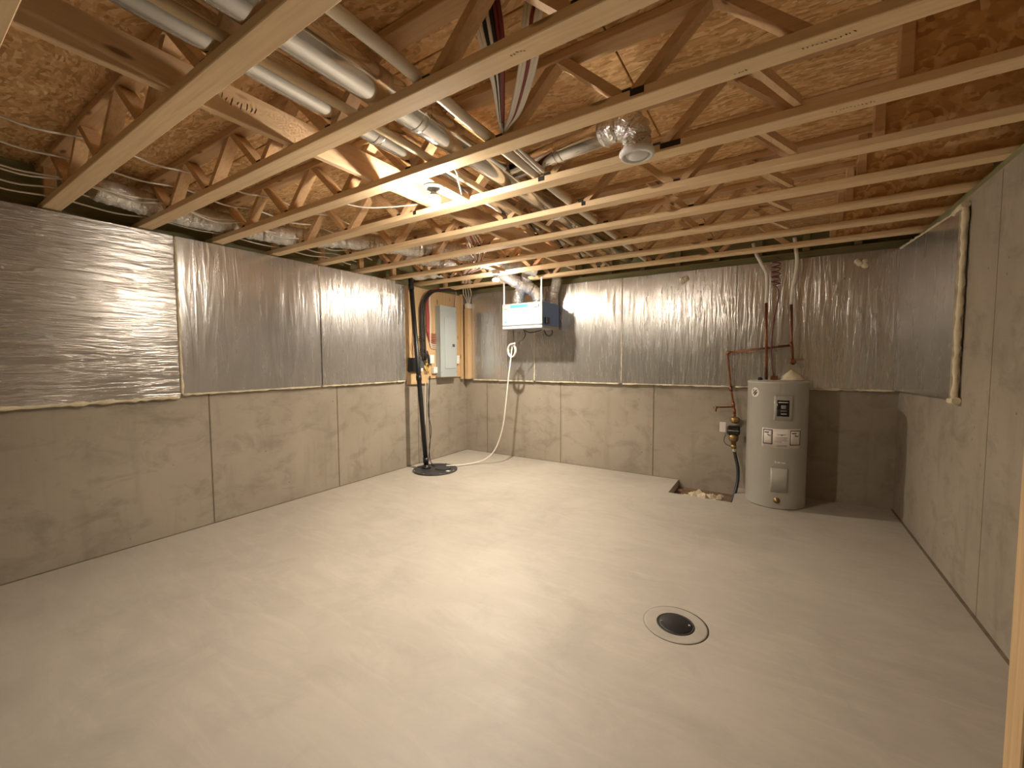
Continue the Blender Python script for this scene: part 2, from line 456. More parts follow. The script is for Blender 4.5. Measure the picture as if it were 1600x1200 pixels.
# ------------------------------------------------------------------ foil foam boards
FT=.045
def fboard(name,a,b,mat,label,group):
    return tag(obj(name,MB().bbox(a,b,.004),mat),label,'foam board',group)
def bead(parent,pts,r=.012,wob=.35):
    P=[]; n=len(pts)
    for i in range(n-1):
        a,b=Vector(pts[i]),Vector(pts[i+1]); L=max(2,int((b-a).length/.035))
        for k in range(L): P.append(a.lerp(b,k/L))
    P.append(Vector(pts[-1]))
    rs=[r*random.uniform(1-wob,1+wob) for _ in P]
    P=[p+Vector((random.uniform(-.003,.003),random.uniform(-.003,.003),random.uniform(-.003,.003))) for p in P]
    obj('foam_bead',MB().tube(P,rs,7),M['bead'],parent)
ZF=1.155; ZL=2.425
LG='foil boards on the left wall'
b1=fboard('foam_board',(.002,-6.2,ZF-.02),(FT,-3.742,ZL),M['foil_h'],'foil-faced foam board at far left with sideways wrinkles',LG)
b2=fboard('foam_board',(.002,-3.733,ZF),(FT,-2.494,ZL),M['foil_s'],'smooth foil-faced foam board on left wall between the two caulked seams',LG)
b3=fboard('foam_board',(.002,-2.486,ZF),(FT,-1.452,ZL),M['foil_v'],'foil-faced foam board on left wall with bright upright wrinkles near the black pipe',LG)
b4=fboard('foam_board',(.002,-1.444,ZF),(FT-.01,-1.292,ZL-.03),M['foil_v'],'narrow foil strip beside the plywood behind the black pipe',LG)
bead(b2,[(FT,-3.737,ZL-.01),(FT+.002,-3.735,ZF)],.010); bead(b3,[(FT,-2.49,ZL-.01),(FT,-2.49,1.9)],.007)
bead(b1,[(FT-.012,-6.2,ZF-.028),(FT-.012,-3.75,ZF-.024)],.016); bead(b2,[(FT-.014,-3.73,ZF-.006),(FT-.014,-2.5,ZF-.006)],.011)
bead(b3,[(FT-.014,-2.48,ZF-.006),(FT-.014,-1.46,ZF-.006)],.011); bead(b4,[(FT-.016,-1.44,ZF-.004),(FT-.016,-1.30,ZF-.004)],.010)
ZK=1.125; BG='foil boards on the back wall'
xs=[.16,1.267,2.51,3.754,W-.002]
bl=['foil-faced foam board on back wall behind the coiled white hose and ventilator','foil-faced foam board on back wall just right of the ventilator',
    'foil-faced foam board on back wall behind the bent copper pipe','foil-faced foam board on back wall above the water heater reaching the right corner']
for i in range(4):
    o=fboard('foam_board',(xs[i]+.001,-FT,ZK),(xs[i+1]-.001,-.002,ZL-.002*i),M['foil_s'] if i==0 else M['foil_v'],bl[i],BG)
    bead(o,[(xs[i]+.01,-FT+.014,ZK-.006),(xs[i+1]-.03,-FT+.014,ZK-.006)],.012)
    if i<2: bead(o,[(xs[i+1]-.002,-FT,ZL-.02),(xs[i+1]-.002,-FT,ZK)],.0065)
# right wall board with slanting top
mb=MB(); ya,yb=-1.50,-FT-.003; x0,x1=W-FT,W-.002
prof=[(ya,ZK+.04),(yb,ZK),(yb,2.40),(ya,2.315)]
mb.add([(x0,y,z) for y,z in prof]+[(x1,y,z) for y,z in prof],[(0,1,2,3),(7,6,5,4),(1,0,4,5),(2,1,5,6),(3,2,6,7),(0,3,7,4)])
br=tag(obj('foam_board',mb,M['foil_s']),'bluish smooth foil board on the right wall edged with thick foam bead','foam board','foil boards on the right wall')
bead(br,[(W-.025,-1.515,ZK+.035),(W-.025,-1.515,2.33)],.015,.3); bead(br,[(W-.02,-1.515,2.345),(W-.04,-1.40,2.325)],.024,.3); bead(br,[(W-.03,-1.5,2.325),(W-.04,-.06,2.41)],.011,.4); bead(br,[(W-.02,-1.54,ZK+.03),(W-.03,-1.48,ZK+.03)],.02,.3)
# sprayed blobs
for (x,z,s,lab) in ((3.215,2.335,.05,'pale spray foam blob on back wall foil left of the heater pipes'),(4.781,2.30,.045,'pale spray foam blob on back wall foil right of the heater pipes')):
    mb=MB()
    for k in range(6):
        c=(x+random.uniform(-s,s)*.7,-FT-.012,z+random.uniform(-s,s)*.8)
        mb.lathe([(.001,-.02),(.018,-.012),(.026,0),(.018,.012),(.001,.014)],c,10,'y')
    tag(obj('spray_foam_blob',mb,M['bead']),lab,'spray foam')

# ------------------------------------------------------------------ bare bulbs
def bulb(loc,zt,mat,label,lip=.0):
    x,y,z=loc
    t=thing('bare_bulb',label,'light bulb',(x,y,zt),'bare bulbs')
    if zt<2.44: obj('ceiling_box',MB().lathe([(.048,2.443),(.048,zt)],(x,y,0),8,'z',False),M['white'],t)
    obj('lampholder',MB().lathe([(.060,zt),(.060,zt-.006),(.052,zt-.014),(.024,zt-.018),(.022,zt-.026),(.0,zt-.026)],(x,y,0),28),M['white'],t)
    obj('bulb_collar',MB().lathe([(.013,zt-.026),(.015,zt-.034),(.030,z+.010),(.037,z+.004)],(x,y,0),24),M['white'],t)
    obj('glass_side',MB().lathe([(.0362,z+.0035),(.0365,z-lip),(.0362,z-lip),(.0360,z+.0005)],(x,y,0),16),M['bulb_side' if mat==M['bulb1'] else 'bulb_side2'],t)
    obj('glass_dome',MB().lathe([(max(.0005,.036*math.cos(PI/2*k/7)),z-.004*math.sin(PI/2*k/7)) for k in (0,2,4,7)][::-1],(x,y,0),16),mat,t)
    return t
boxthing('lamp_block',MB().bbox((2.355,JY[2]+.004,2.444),(2.445,JY[3]-CW-.004,2.482),.003),M['pine_y'],'flat wooden block between joists holding the nearer bulb','block')
bulb((2.40,-3.27,2.378),2.443,M['bulb1'],'lit bare bulb in a white lampholder between joists, the nearer one',.026)
boxthing('lamp_block',MB().bbox((1.355,JY[6]+.004,2.444),(1.435,JY[7]-CW-.004,2.482),.003),M['pine_y'],'flat wooden block between joists holding the far bulb','block')
bulb((1.394,-1.17,2.342),2.404,M['bulb2'],'lit bare bulb between joists in front of the ventilator',.012)

# ------------------------------------------------------------------ round ducts
def rduct(name,pts,r,label,seg=1.45,group='silver round ducts'):
    t=thing(name,label,'duct',pts[0],group)
    obj('pipe',MB().tube(pts,r,28),M['galv'],t)
    a,b=Vector(pts[0]),Vector(pts[-1]); L=(b-a).length; d=(b-a).normalized(); n=int(L/seg)
    for k in range(1,n+1):
        p=a+d*(k*seg); obj('joint_ring',MB().tube([p-d*.02,p-d*.012,p,p+d*.012,p+d*.02],[r+.0005,r+.003,r+.004,r+.003,r+.0005],28),M['galv'],t)
    return t
rduct('round_duct',[(2.705,-6.6,2.556),(2.70,-.5,2.556)],.076,'silver round duct running through the joists with a branch toward the diffuser')
rduct('round_duct',[(2.465,-6.6,2.566),(2.37,-.5,2.566)],.066,'silver round duct through the joists, left one of the pair')
BR=[(2.79,-2.985,2.556),(3.40,-3.065,2.556)]
rduct('branch_duct',BR,.056,'short silver branch duct crossing between two joists to the diffuser',.32)
def flexduct(pts,r,label,n=6,pitch=.026):
    P=spline(pts,n); 
    # resample
    Q=[P[0]]; acc=0
    for a,b in zip(P,P[1:]):
        L=(b-a).length; k=max(1,int(L/(pitch/2)))
        for i in range(1,k+1): Q.append(a.lerp(b,i/k))
    rs=[r*(1+(.05 if i%2 else -.05)+random.uniform(-.03,.03)) for i in range(len(Q))]
    Q=[q+Vector((random.uniform(-1,1),random.uniform(-1,1),random.uniform(-1,1)))*.003 for q in Q]
    return tag(obj('flexible_duct',MB().tube(Q,rs,18),M['flex']),label,'duct','crinkled foil ducts')
flexduct([(3.36,-3.06,2.556),(3.45,-3.073,2.562),(3.525,-3.075,2.535),(3.535,-3.065,2.47),(3.535,-3.06,2.437)],.066,'crinkled foil elbow joining branch duct and round white diffuser')
t=thing('ceiling_diffuser','round white ceiling air diffuser hanging from the foil elbow','diffuser',(3.535,-3.06,2.41))
c=(3.535,-3.06,0)
obj('collar',MB().lathe([(.064,2.455),(.066,2.435),(.070,2.430)],c,32),M['white'],t)
obj('rim',MB().lathe([(.070,2.433),(.083,2.428),(.085,2.418),(.078,2.405),(.064,2.402),(.060,2.414),(.058,2.43)],c,32),M['white'],t)
obj('cone',MB().lathe([(.0005,2.400),(.03,2.400),(.050,2.406),(.054,2.414),(.03,2.425),(.0005,2.428)],c,32),M['white'],t)
flexduct([(.30,-4.25,2.57),(.27,-3.8,2.545),(.25,-3.5,2.56),(.27,-3.2,2.56),(.42,-2.92,2.545),(.62,-2.66,2.565),(.80,-2.4,2.56),(1.00,-2.1,2.555),(1.2,-1.75,2.57),(1.35,-1.45,2.57)],.082,'long crinkled foil duct snaking through the joists above the left foil boards')
flexduct([(.55,-1.75,2.60),(.80,-1.45,2.565),(1.05,-1.2,2.57),(1.4,-.85,2.58),(1.62,-.62,2.50)],.07,'short crinkled foil duct in the joist bays left of the ventilator')

# ------------------------------------------------------------------ heat recovery ventilator
hx0,hx1,hy0,hy1,hz0,hz1=1.072,1.667,-.565,-.085,1.83,2.148
t=thing('air_ventilator','white and blue air ventilator box hung by straps on the back wall','ventilator',(1.37,-.32,hz0))
obj('body',MB().bbox((hx0,hy0+.03,hz0+.03),(hx1,hy1,hz1),.006),M['blue'],t)
fp=obj('front_panel',MB().bbox((hx0,hy0,hz0+.035),(hx1,hy0+.029,hz1-.002),.006),M['hrvwhite'],t)
obj('drip_tray',MB().bbox((hx0,hy0,hz0-.012),(hx1,hy1,hz0+.029),.006),M['hrvwhite'],t)
obj('color_stripe',MB().box((1.20,hy0-.0015,hz1-.060),(1.46,hy0,hz1-.020)),M['stripe'],fp)
for x in (1.10,1.55):
    l=obj('latch',MB().bbox((x,hy0-.012,hz1-.066),(x+.07,hy0,hz1-.034),.003),M['offgrey'],fp)
obj('nameplate',MB().box((1.30,hy0-.001,hz0+.10),(1.46,hy0,hz0+.128)),M['offgrey'],fp)
for k in range(7): obj('print_line',MB().box((1.305+.021*k,hy0-.0016,hz0+.107),(1.322+.021*k,hy0-.001,hz0+.121)),M['label_g'],fp)
obj('energy_sticker',MB().lathe([(.0,-.0015),(.021,-.0015),(.021,0)],(1.13,hy0,hz0+.09),20,'y'),M['sticker'],fp)
obj('control_box',MB().bbox((hx1,-.50,hz0+.045),(hx1+.035,-.42,hz0+.125),.004),M['black'],t)
for (x,y,h) in ((1.095,-.55,0),(1.648,-.55,0),(1.648,-.10,0)):
    obj('strap',MB().box((x-.011,y-.001,hz1-.04),(x+.011,y+.001,2.45)),M['white'],t)
obj('port_collar',MB().lathe([(.078,hz1),(.078,hz1+.03)],(1.22,-.40,0),24),M['galv'],t); obj('port_collar',MB().lathe([(.078,hz1),(.078,hz1+.03)],(1.53,-.40,0),24),M['galv'],t)
obj('port_collar',MB().lathe([(.06,hz1),(.06,hz1+.03)],(1.60,-.18,0),24),M['galv'],t)
flexduct([(1.22,-.40,hz1+.02),(1.225,-.40,2.25),(1.28,-.42,2.34),(1.36,-.46,2.42),(1.44,-.52,2.50)],.075,'crinkled foil duct rising from the left top port of the ventilator')
flexduct([(1.53,-.40,hz1+.02),(1.52,-.40,2.24),(1.44,-.42,2.33),(1.33,-.58,2.40),(1.20,-.72,2.49),(1.1,-.85,2.56)],.078,'crinkled foil duct crossing leftward from the right top port of the ventilator')
flexduct([(1.60,-.18,hz1+.02),(1.62,-.18,2.26),(1.66,-.19,2.36),(1.70,-.22,2.50)],.06,'thin crinkled foil duct at the rear right of the ventilator')
for (pts,lab) in (([(1.17,-.45,1.83),(1.175,-.45,1.72),(1.17,-.45,1.62)],'short dark cord straight down from the ventilator underside'),
                  ([(1.30,-.40,1.82),(1.33,-.40,1.76),(1.31,-.42,1.70),(1.24,-.44,1.64)],'dark cord curving from ventilator to the white hose coil'),
                  ([(1.25,-.3,1.82),(1.33,-.28,1.785),(1.45,-.28,1.80),(1.52,-.26,1.825)],'sagging dark cord under the middle of the ventilator'),
                  ([(1.50,-.2,1.82),(1.53,-.2,1.76),(1.57,-.2,1.735),(1.62,-.2,1.76),(1.62,-.2,1.82)],'looped dark cord under the ventilator right end')):
    tag(obj('power_cord',MB().tube(spline(pts,6),.006,6),M['blackm']),lab,'cord','cords under the ventilator')
# white drain hose: coil, drop, run to sump lid
P=[(1.20,-.45,1.64)]
for k in range(21):
    a=2*PI*k/10-PI/2+PI
    P.append((1.135+.055*math.cos(a),-.45+.002*k,1.545+.085*math.sin(a)))
P+= [(1.125,-.45,1.40),(1.10,-.47,1.15),(1.07,-.49,.80),(1.02,-.50,.48),(.92,-.53,.20),(.80,-.60,.06),(.68,-.72,.018),(.58,-.90,.016),(.50,-1.06,.034)]
tag(obj('drain_hose',MB().tube(spline(P,5),.009,8),M['offwhite']),'white hose coiled under the ventilator and trailing to the round black lid','hose')
P=[(.98,-.14,1.10)]
# ------------------------------------------------------------------ sump lid and black pipe
t=thing('sump_cover','round black sump cover on the floor at the foot of the black pipe','cover',(.44,-1.2,0))
c=(.44,-1.2,0)
obj('disc',MB().lathe([(.282,.001),(.284,.014),(.278,.019),(.262,.020),(.258,.016),(.0,.016)],c,48),M['lid'],t)
obj('access_plate',MB().lathe([(.10,.016),(.10,.023),(.095,.026),(.0,.026)],(.50,-1.12,0),28),M['lid'],t)
obj('pipe_flange',MB().lathe([(.062,.016),(.060,.03),(.042,.045),(.036,.06)],(.310,-1.228,0),24),M['black'],t)
for k in range(8):
    a=2*PI*k/8+.2; obj('bolt',MB().lathe([(.011,.018),(.011,.026),(.0,.026)],(.44+.268*math.cos(a),-1.2+.268*math.sin(a),0),8),M['galv'],t)
obj('warning_tag',MB().box((.63,-1.215,.0165),(.68,-1.175,.0185)),M['label_w'],t)
t=thing('vent_pipe','black plastic pipe leaning from the sump cover up to the joists','pipe',(.310,-1.228,.05))
a,b=Vector((.310,-1.228,.04)),Vector((.092,-1.242,2.55))
obj('pipe',MB().tube([a,b],.030,16),M['black'],t)
for f in (.03,.46,.93):
    p=a.lerp(b,f); d=(b-a).normalized()*.035; obj('coupling',MB().tube([p-d,p+d],.0355,16),M['black'],t)

# ------------------------------------------------------------------ electrical corner
t=thing('plywood_backer','plywood backing board behind the electrical panel','board',(.02,-.7,1.13))
obj('sheet',MB().bbox((.003,-1.285,1.165),(.022,-.09,2.40),.002),M['pine_z'],t)
obj('sheet_lower',MB().bbox((.023,-1.275,1.10),(.040,-.885,1.29),.002),M['pine_z'],t)
obj('batten',MB().bbox((.023,-.165,1.13),(.062,-.127,2.42),.003),M['pine_z'],t)
obj('batten',MB().bbox((.023,-1.16,1.29),(.040,-1.02,2.40),.003),M['pine_z'],t)
boxthing('corner_post',MB().bbox((.085,-.135,1.13),(.155,-.004,2.21),.004),M['pine_z'],'upright yellow wooden post in the corner right of the electrical panel','post')
px,pxf=.0235,.125
t=thing('electrical_panel','tall grey electrical breaker panel on the plywood','electrical panel',(.03,-.54,1.18))
obj('box',MB().bbox((px,-.71,1.185),(pxf-.012,-.375,2.19),.004),M['grey'],t)
obj('cover',MB().bbox((pxf-.012,-.718,1.178),(pxf,-.365,2.198),.004),M['grey'],t)
d=obj('door',MB().bbox((pxf,-.632,1.30),(pxf+.008,-.400,2.035),.003),M['grey2'],t)
obj('latch',MB().bbox((pxf+.008,-.47,1.615),(pxf+.016,-.425,1.655),.002),M['greyd'],d)
for k in range(4): obj('screw',MB().lathe([(.006,0),(.006,.003),(.0,.003)],(pxf,-.70 if k%2 else -.383,1.25 if k<2 else 2.12),8,'x'),M['galv'],t)
def outlet(y0,y1,z0,z1,label,x=.041):
    t=thing('outlet_box',label,'outlet',(x,(y0+y1)/2,z0),'white boxes by the electrical panel')
    obj('box',MB().bbox((x,y0,z0),(x+.045,y1,z1),.004),M['white'],t)
    zc=(z0+z1)/2
    for s in (-1,1): obj('socket',MB().bbox((x+.045,(y0+y1)/2-.014,zc+s*.028-.012),(x+.049,(y0+y1)/2+.014,zc+s*.028+.012),.002),M['offwhite'],t)
outlet(-.885,-.805,1.375,1.495,'white outlet box upper left of the electrical panel foot')
outlet(-.80,-.722,1.235,1.325,'white outlet box touching the lower left of the electrical panel',.0235)
outlet(-.30,-.232,1.37,1.49,'white outlet box right of the electrical panel',.0235)
t=thing('modem','black modem with status sticker beside the black pipe','modem',(.06,-1.16,1.27))
obj('case',MB().bbox((.041,-1.27,1.265),(.085,-1.075,1.455),.012),M['black'],t)
obj('bracket',MB().bbox((.041,-1.065,1.30),(.075,-.985,1.47),.006),M['greyd'],t)
obj('sticker',MB().box((.076,-1.06,1.275),(.078,-1.02,1.315)),M['label_w'],t)
obj('sticker',MB().box((.0855,-1.10,1.30),(.0865,-1.088,1.42)),M['label_w'],t)
boxthing('yellow_wire_nest',MB().tube(spline([(.06,-.97,1.31),(.08,-.93,1.36),(.07,-.90,1.31),(.085,-.95,1.27),(.07,-.99,1.34),(.08,-.92,1.29),(.07,-.88,1.34),(.085,-.97,1.37),(.07,-.91,1.25)],6),.009,6),plain('yellow_cable',(.62,.44,.12),.5),'tangle of yellow wire below the white outlet by the panel','wire')
# service cable bundle
for k,(dy,dx) in enumerate(((0,.0),(.028,.012),(-.026,.01),(.012,.03))):
    P=[(.07+dx,-1.0+dy,1.42),(.07+dx,-1.015+dy,1.75),(.07+dx,-1.02+dy,2.10),(.08+dx,-.98+dy,2.24),(.10+dx,-.86+dy,2.36),(.12+dx,-.70+dy,2.40),(.16+dx,-.50+dy,2.44)]
    tag(obj('service_cable',MB().tube(spline(P,6),.0135,7),M['blackm']),'thick black cable curving from the joists down left of the electrical panel','cable','thick black service cables')
for k in range(3):
    r=.055+.02*k; P=[(.075+.008*k,-1.09+r*math.cos(a),1.62+r*1.25*math.sin(a)) for a in [i*2*PI/16 for i in range(16)]]
    tag(obj('cable_coil',MB().tube(P,.0045,6,closed=True),M['blackm']),'thin dark wire coil hanging above the modem','wire','wire coils above the modem')
for k in range(3):
    P=spline([(.08+.01*k,-1.0+.02*k,1.55),(.09,-.93+.012*k,1.42),(.085,-.925,1.36-.01*k),(.08,-.98,1.36),(.075,-1.03,1.45)],6)
    tag(obj('black_lead',MB().tube(P,.008,6),M['blackm']),'black lead looping from the cable bundle to the modem','cable','leads by the modem')
for k in range(9):
    y=-.905+.009*k; zb=1.80-.025*k
    P=[(.10,-.74+.01*k,2.43),(.05+.004*(k%3),y,2.33),(.045+.004*(k%3),y,2.0),(.045+.004*(k%2),y,zb+.06),(.047,y+.02,zb),(.045,-.722,zb-.012)]
    tag(obj('branch_cable',MB().tube(spline(P,5),.0052,6),M['cable_r'] if k<6 else M['cable_w']),('red branch cable fanning into the left side of the electrical panel' if k<6 else 'white branch cable entering the left side of the electrical panel low down'),'cable','red branch cables' if k<6 else 'white branch cables')
for k in range(2):
    P=[(.045,-.30+.02*k,1.49),(.05,-.305+.02*k,1.8),(.05,-.32+.02*k,2.2),(.10,-.34,2.43)]
    tag(obj('branch_cable',MB().tube(spline(P,5),.005,6),M['cable_w'] if k else M['cable_d']),['dark red cable rising beside the right edge of the electrical panel','white cable rising beside the right edge of the electrical panel'][k],'cable')
t=thing('junction_box','white junction box atop the wooden corner post with cables','junction box',(.12,-.07,2.21))
obj('body',MB().bbox((.088,-.125,2.211),(.150,-.01,2.285),.006),M['offwhite'],t)
for k in range(4):
    P=[(.12+.012*(k-1.5),-.07,2.28),(.14+.03*(k-1.5),-.10,2.36),(.20+.05*(k-1.5),-.2,2.42),(.32+.03*k,-.42,2.49),(.55,-.62+.03*k,2.49)]
    tag(obj('branch_cable',MB().tube(spline(P,6),.006,6),M['cable_w']),'white cable dropping from the joists into the corner junction box','cable','cables above the corner post')
for (P,mt,lab) in (([(.055,-.86,1.20),(.06,-.90,1.0),(.075,-.915,.74),(.09,-.93,.5),(.10,-.93,.30),(.14,-1.0,.10),(.24,-1.08,.02),(.36,-1.12,.028)],M['blackm'],'thin black cord hanging from the panel to the sump cover'),
              ([(.05,-.87,1.2),(.06,-.89,.95),(.07,-.93,.7),(.095,-.90,.45),(.12,-.97,.22),(.20,-1.03,.05),(.33,-1.10,.028)],M['blackm'],'second thin black cord crossing the first below the panel'),
              ([(.05,-.95,1.12),(.06,-.97,.85),(.07,-.99,.6),(.09,-1.02,.35),(.14,-1.06,.12),(.26,-1.10,.03)],M['offwhite'],'thin pale cord hanging left of the black cords')):
    tag(obj('hanging_cord',MB().tube(spline(P,6),.005,6),mt),lab,'cord')

# ------------------------------------------------------------------ cables in the joists
# two hanging bundles that meet at a hole by the third joist
for k in range(7):
    f=k/6
    P=[(3.17+.085*f,-3.90+.05*f,2.735),(3.165+.08*f,-3.83+.03*f,2.62),(3.13+.05*f,-3.70,2.555),(3.04+.02*f,-3.52,2.515),(3.012,-3.445,2.495+.003*k),(2.99,-3.33,2.484+.004*k),(2.97,-3.0,2.485+.004*k)]
    mt=M['cable_w'] if k in (0,1,3) else (M['cable_d'] if k in (5,6) else M['blackm'])
    lab={0:'white cable in the left hanging bundle at top centre',1:'dark red cable in the left hanging bundle at top centre',2:'black cable in the left hanging bundle at top centre'}[0 if k in (0,1,3) else 1 if k in (5,6) else 2]
    tag(obj('house_cable',MB().tube(spline(P,7),.0088,7),mt),['leftmost','second from left','third from left','middle','fifth from left','sixth from left','rightmost'][k]+' cable of the left hanging bundle at top centre, '+lab.split(' cable')[0],'cable','left hanging cable bundle')
for k in range(5):
    f=k/4
    P=[(3.36+.07*f,-3.80+.04*f,2.735),(3.345+.065*f,-3.81,2.62),(3.26+.07*f,-3.70,2.55),(3.11+.05*f,-3.53,2.515),(3.03,-3.45,2.497),(3.01,-3.33,2.487),(2.99,-3.0,2.485+.003*k)]
    tag(obj('house_cable',MB().tube(spline(P,7),.0088,7),M['cable_w'] if k!=2 else M['cable_d']),['leftmost','second from left','middle','fourth from left','rightmost'][k]+' cable of the right hanging bundle at top centre, '+('dark red' if k==2 else 'white'),'cable','right hanging cable bundle')
# long white runs along the left wall
for k in range(6):
    x=(.13,.24,.38,.50,.66,.92)[k]; P=[]; zt=(2.50,2.53,2.57,2.52,2.60,2.64)[k]
    for i in range(-1,6):
        ya,yb=JY[-1]+.4877*i,JY[-1]+.4877*(i+1)
        P.append((x+random.uniform(-.015,.015),ya-.02,zt+random.uniform(-.008,.008))); P.append((x+random.uniform(-.02,.02),(ya+yb)/2,zt-(.018,.03,.03,.035,.02,.03)[k]))
    lab=['white cable strung low along the left wall right above the foil','white cable strung along the left joists, second from the foil wall','white cable strung along the left joists, third from the foil wall',
         'white cable strung along the left joists, fourth from the foil wall','white cable strung along the left joists, fifth from the foil wall','white cable strung along the left joists farthest from the foil wall'][k]
    tag(obj('house_cable',MB().tube(spline(P,5),.0055,6),M['cable_w']),lab,'cable','white cables along the left wall')
# a cluster of loose white wires toward the panel
for k in range(8):
    f=(k-3.5)/3.5
    P=[(2.0+.05*f,-2.45,2.49),(1.62+.07*f,-1.82+.05*f,2.50+.012*(k%3)),(1.45+.06*f,-1.58,2.478+.02*(k%2)),(1.12+.08*f,-1.24+.05*f,2.49),(.84+.07*f,-1.0,2.50),(.45+.04*f,-.56+.03*f,2.485)]
    tag(obj('house_cable',MB().tube(spline(P,6),.0062,6),M['cable_w'] if k%3 else M['cable_r']),('loose white cable running over the joists toward the electrical panel' if k%3 else 'red cable running over the joists toward the electrical panel'),'cable','loose white cables near the panel' if k%3 else 'red cables near the panel')
for (P,lab) in (([(2.40,-3.0,2.46),(2.55,-3.22,2.452),(2.62,-3.33,2.46),(2.60,-3.42,2.50)],'thin pale wire curving to the nearer lampholder'),
                ([(1.5,-3.36,2.53),(1.7,-3.2,2.48),(1.95,-3.02,2.50),(2.0,-2.95,2.53)],'pale wire sagging between joists left of the nearer bulb'),
                ([(3.53,-2.99,2.43),(3.58,-2.85,2.50),(3.62,-2.6,2.60),(3.66,-2.45,2.66)],'thin pale cord running back from the round diffuser')):
    tag(obj('thin_wire',MB().tube(spline(P,6),.0045,6),M['cable_w']),lab,'wire')

# ------------------------------------------------------------------ water heater
HX,HY,HR,HH=4.150,-.305,.255,1.205
t=thing('water_heater','tall grey cylindrical water heater on the floor by the back wall','water heater',(HX,HY,0))
obj('tank',MB().lathe([(HR-.02,.0),(HR-.004,.004),(HR,.012),(HR,HH-.02),(HR+.003,HH-.018),(HR+.003,HH-.004),(HR-.004,HH),(.0,HH+.008)],(HX,HY,0),72),M['heater'],t)
def patch(name,ang0,ang1,z0,z1,mat,parent,off=.0012,n=10):
    """curved plate on the tank; angles in degrees, 0 = facing the camera side, + to the right"""
    mb=MB(); base=-90+7.0
    vs=[];
    for r in (HR-.002,HR+off):
        for i in range(n+1):
            a=math.radians(base+ang0+(ang1-ang0)*i/n)
            for z in (z0,z1): vs.append((HX+r*math.cos(a)*1.0,HY+r*math.sin(a),z))
    fs=[]; o=2*(n+1)
    for i in range(n):
        fs.append((o+2*i,o+2*i+2,o+2*i+3,o+2*i+1)); fs.append((2*i+1,2*i+3,o+2*i+3,o+2*i+1)[::-1]); fs.append((2*i,2*i+2,o+2*i+2,o+2*i))
    fs.append((0,o,o+1,1)); fs.append((2*n,2*n+1,o+2*n+1,o+2*n))
    mb.add(vs,fs,True); return obj(name,mb,mat,parent)
def A(px_): return math.degrees(math.asin(max(-1,min(1,(px_-1214)/47.5))))-7.0*0
up=patch('upper_access_panel',A(1204),A(1231),.845,1.075,M['heater2'],t,.010)
lb=patch('brand_label',A(1208),A(1225.5),.885,1.035,M['label_k'],t,.0125)
def strip(a,b,z0,z1,mat,par,off): return patch('print_line',A(a),A(b),z0,z1,mat,par,off,4)
strip(1210,1224,1.012,1.019,M['label_w'],lb,.0132); strip(1214,1221,.955,.99,M['label_g'],lb,.0132); strip(1213,1222,.932,.94,M['label_g'],lb,.0132); strip(1214,1222,.905,.911,M['label_w'],lb,.0132)
wl_=patch('warning_label',A(1188),A(1246),.585,.765,M['label_w'],t,.0015,18)
for (a,b) in ((1189.5,1203),(1229,1245)):
    patch('black_frame',A(a),A(b),.615,.755,M['label_k'],wl_,.0021,6); patch('pictogram_field',A(a+1.1),A(b-1.1),.622,.748,M['label_w'],wl_,.0026,6)
    w_=(b-a); strip(a+.15*w_,a+.6*w_,.722,.731,M['label_k'],wl_,.0031); strip(a+.5*w_,a+.8*w_,.696,.704,M['label_k'],wl_,.0031); strip(a+.42*w_,a+.56*w_,.704,.711,M['label_k'],wl_,.0031)
for i,(a,b,z) in enumerate(((1209,1222,.710),(1206,1225,.682),(1206,1224,.668),(1206,1225,.654),(1206,1217,.640),(1206,1225,.608),(1206,1225,.598))):
    strip(a,b,z,z+.005,M['label_g'],wl_,.0021)
strip(1214.5,1218,.702,.716,M['label_g'],wl_,.0024)
# small white model lettering
for i,(a,b,h) in enumerate(((1208,1209.6,.018),(1210,1212,.012),(1212.5,1214.5,.012),(1215,1216,.012),(1217.5,1219,.011),(1219.6,1221,.011),(1221.6,1223.6,.012))):
    patch('lettering',A(a),A(b),.440,.440+h,M['label_w'],t,.0012,3)
patch('lower_access_panel',A(1202),A(1227),.165,.392,M['heater2'],t,.010)
# round sticker with stripes
mb=MB(); st=[]
def sph(cpx,cz,rad,mat,name,par,off):
    a0=math.radians(-90+7+A(cpx)); mb=MB(); vs=[]; n=20
    vs.append((HX+(HR+off)*math.cos(a0),HY+(HR+off)*math.sin(a0),cz))
    for i in range(n):
        q=2*PI*i/n; a=a0+rad*math.cos(q)/HR; vs.append((HX+(HR+off)*math.cos(a),HY+(HR+off)*math.sin(a),cz+rad*math.sin(q)))
    mb.add(vs,[(0,i+1,(i+1)%n+1) for i in range(n)],True); return obj(name,mb,mat,par)
sk=sph(1176,1.098,.046,M['label_w'],'round_sticker',t,.0012)
a0=math.radians(-90+7+A(1176))
for (u0,v0,u1,v1,hw) in ((-.024,.004,-.012,.030,.006),(-.026,-.020,.024,.026,.0075),(-.010,-.032,.028,.006,.010)):
    mb=MB(); d=Vector((u1-u0,v1-v0)).normalized(); nrm=Vector((-d.y,d.x))*hw; vs=[]
    for i in range(7):
        f=i/6; u=u0+(u1-u0)*f; v=v0+(v1-v0)*f; tp=math.sin(PI*(.12+.76*f))
        for s in (-1,1):
            uu=u+nrm.x*s*tp; vv=v+nrm.y*s*tp; a=a0+uu/HR
            vs.append((HX+(HR+.002)*math.cos(a),HY+(HR+.002)*math.sin(a),1.098+vv))
    mb.add(vs,[(2*i,2*i+1,2*i+3,2*i+2)[::-1] for i in range(6)]); obj('sticker_stripe',mb,M['greyd'],sk)
aa=math.radians(-90+7+A(1212)); p0=(HX+HR*math.cos(aa),HY+HR*math.sin(aa),.085)
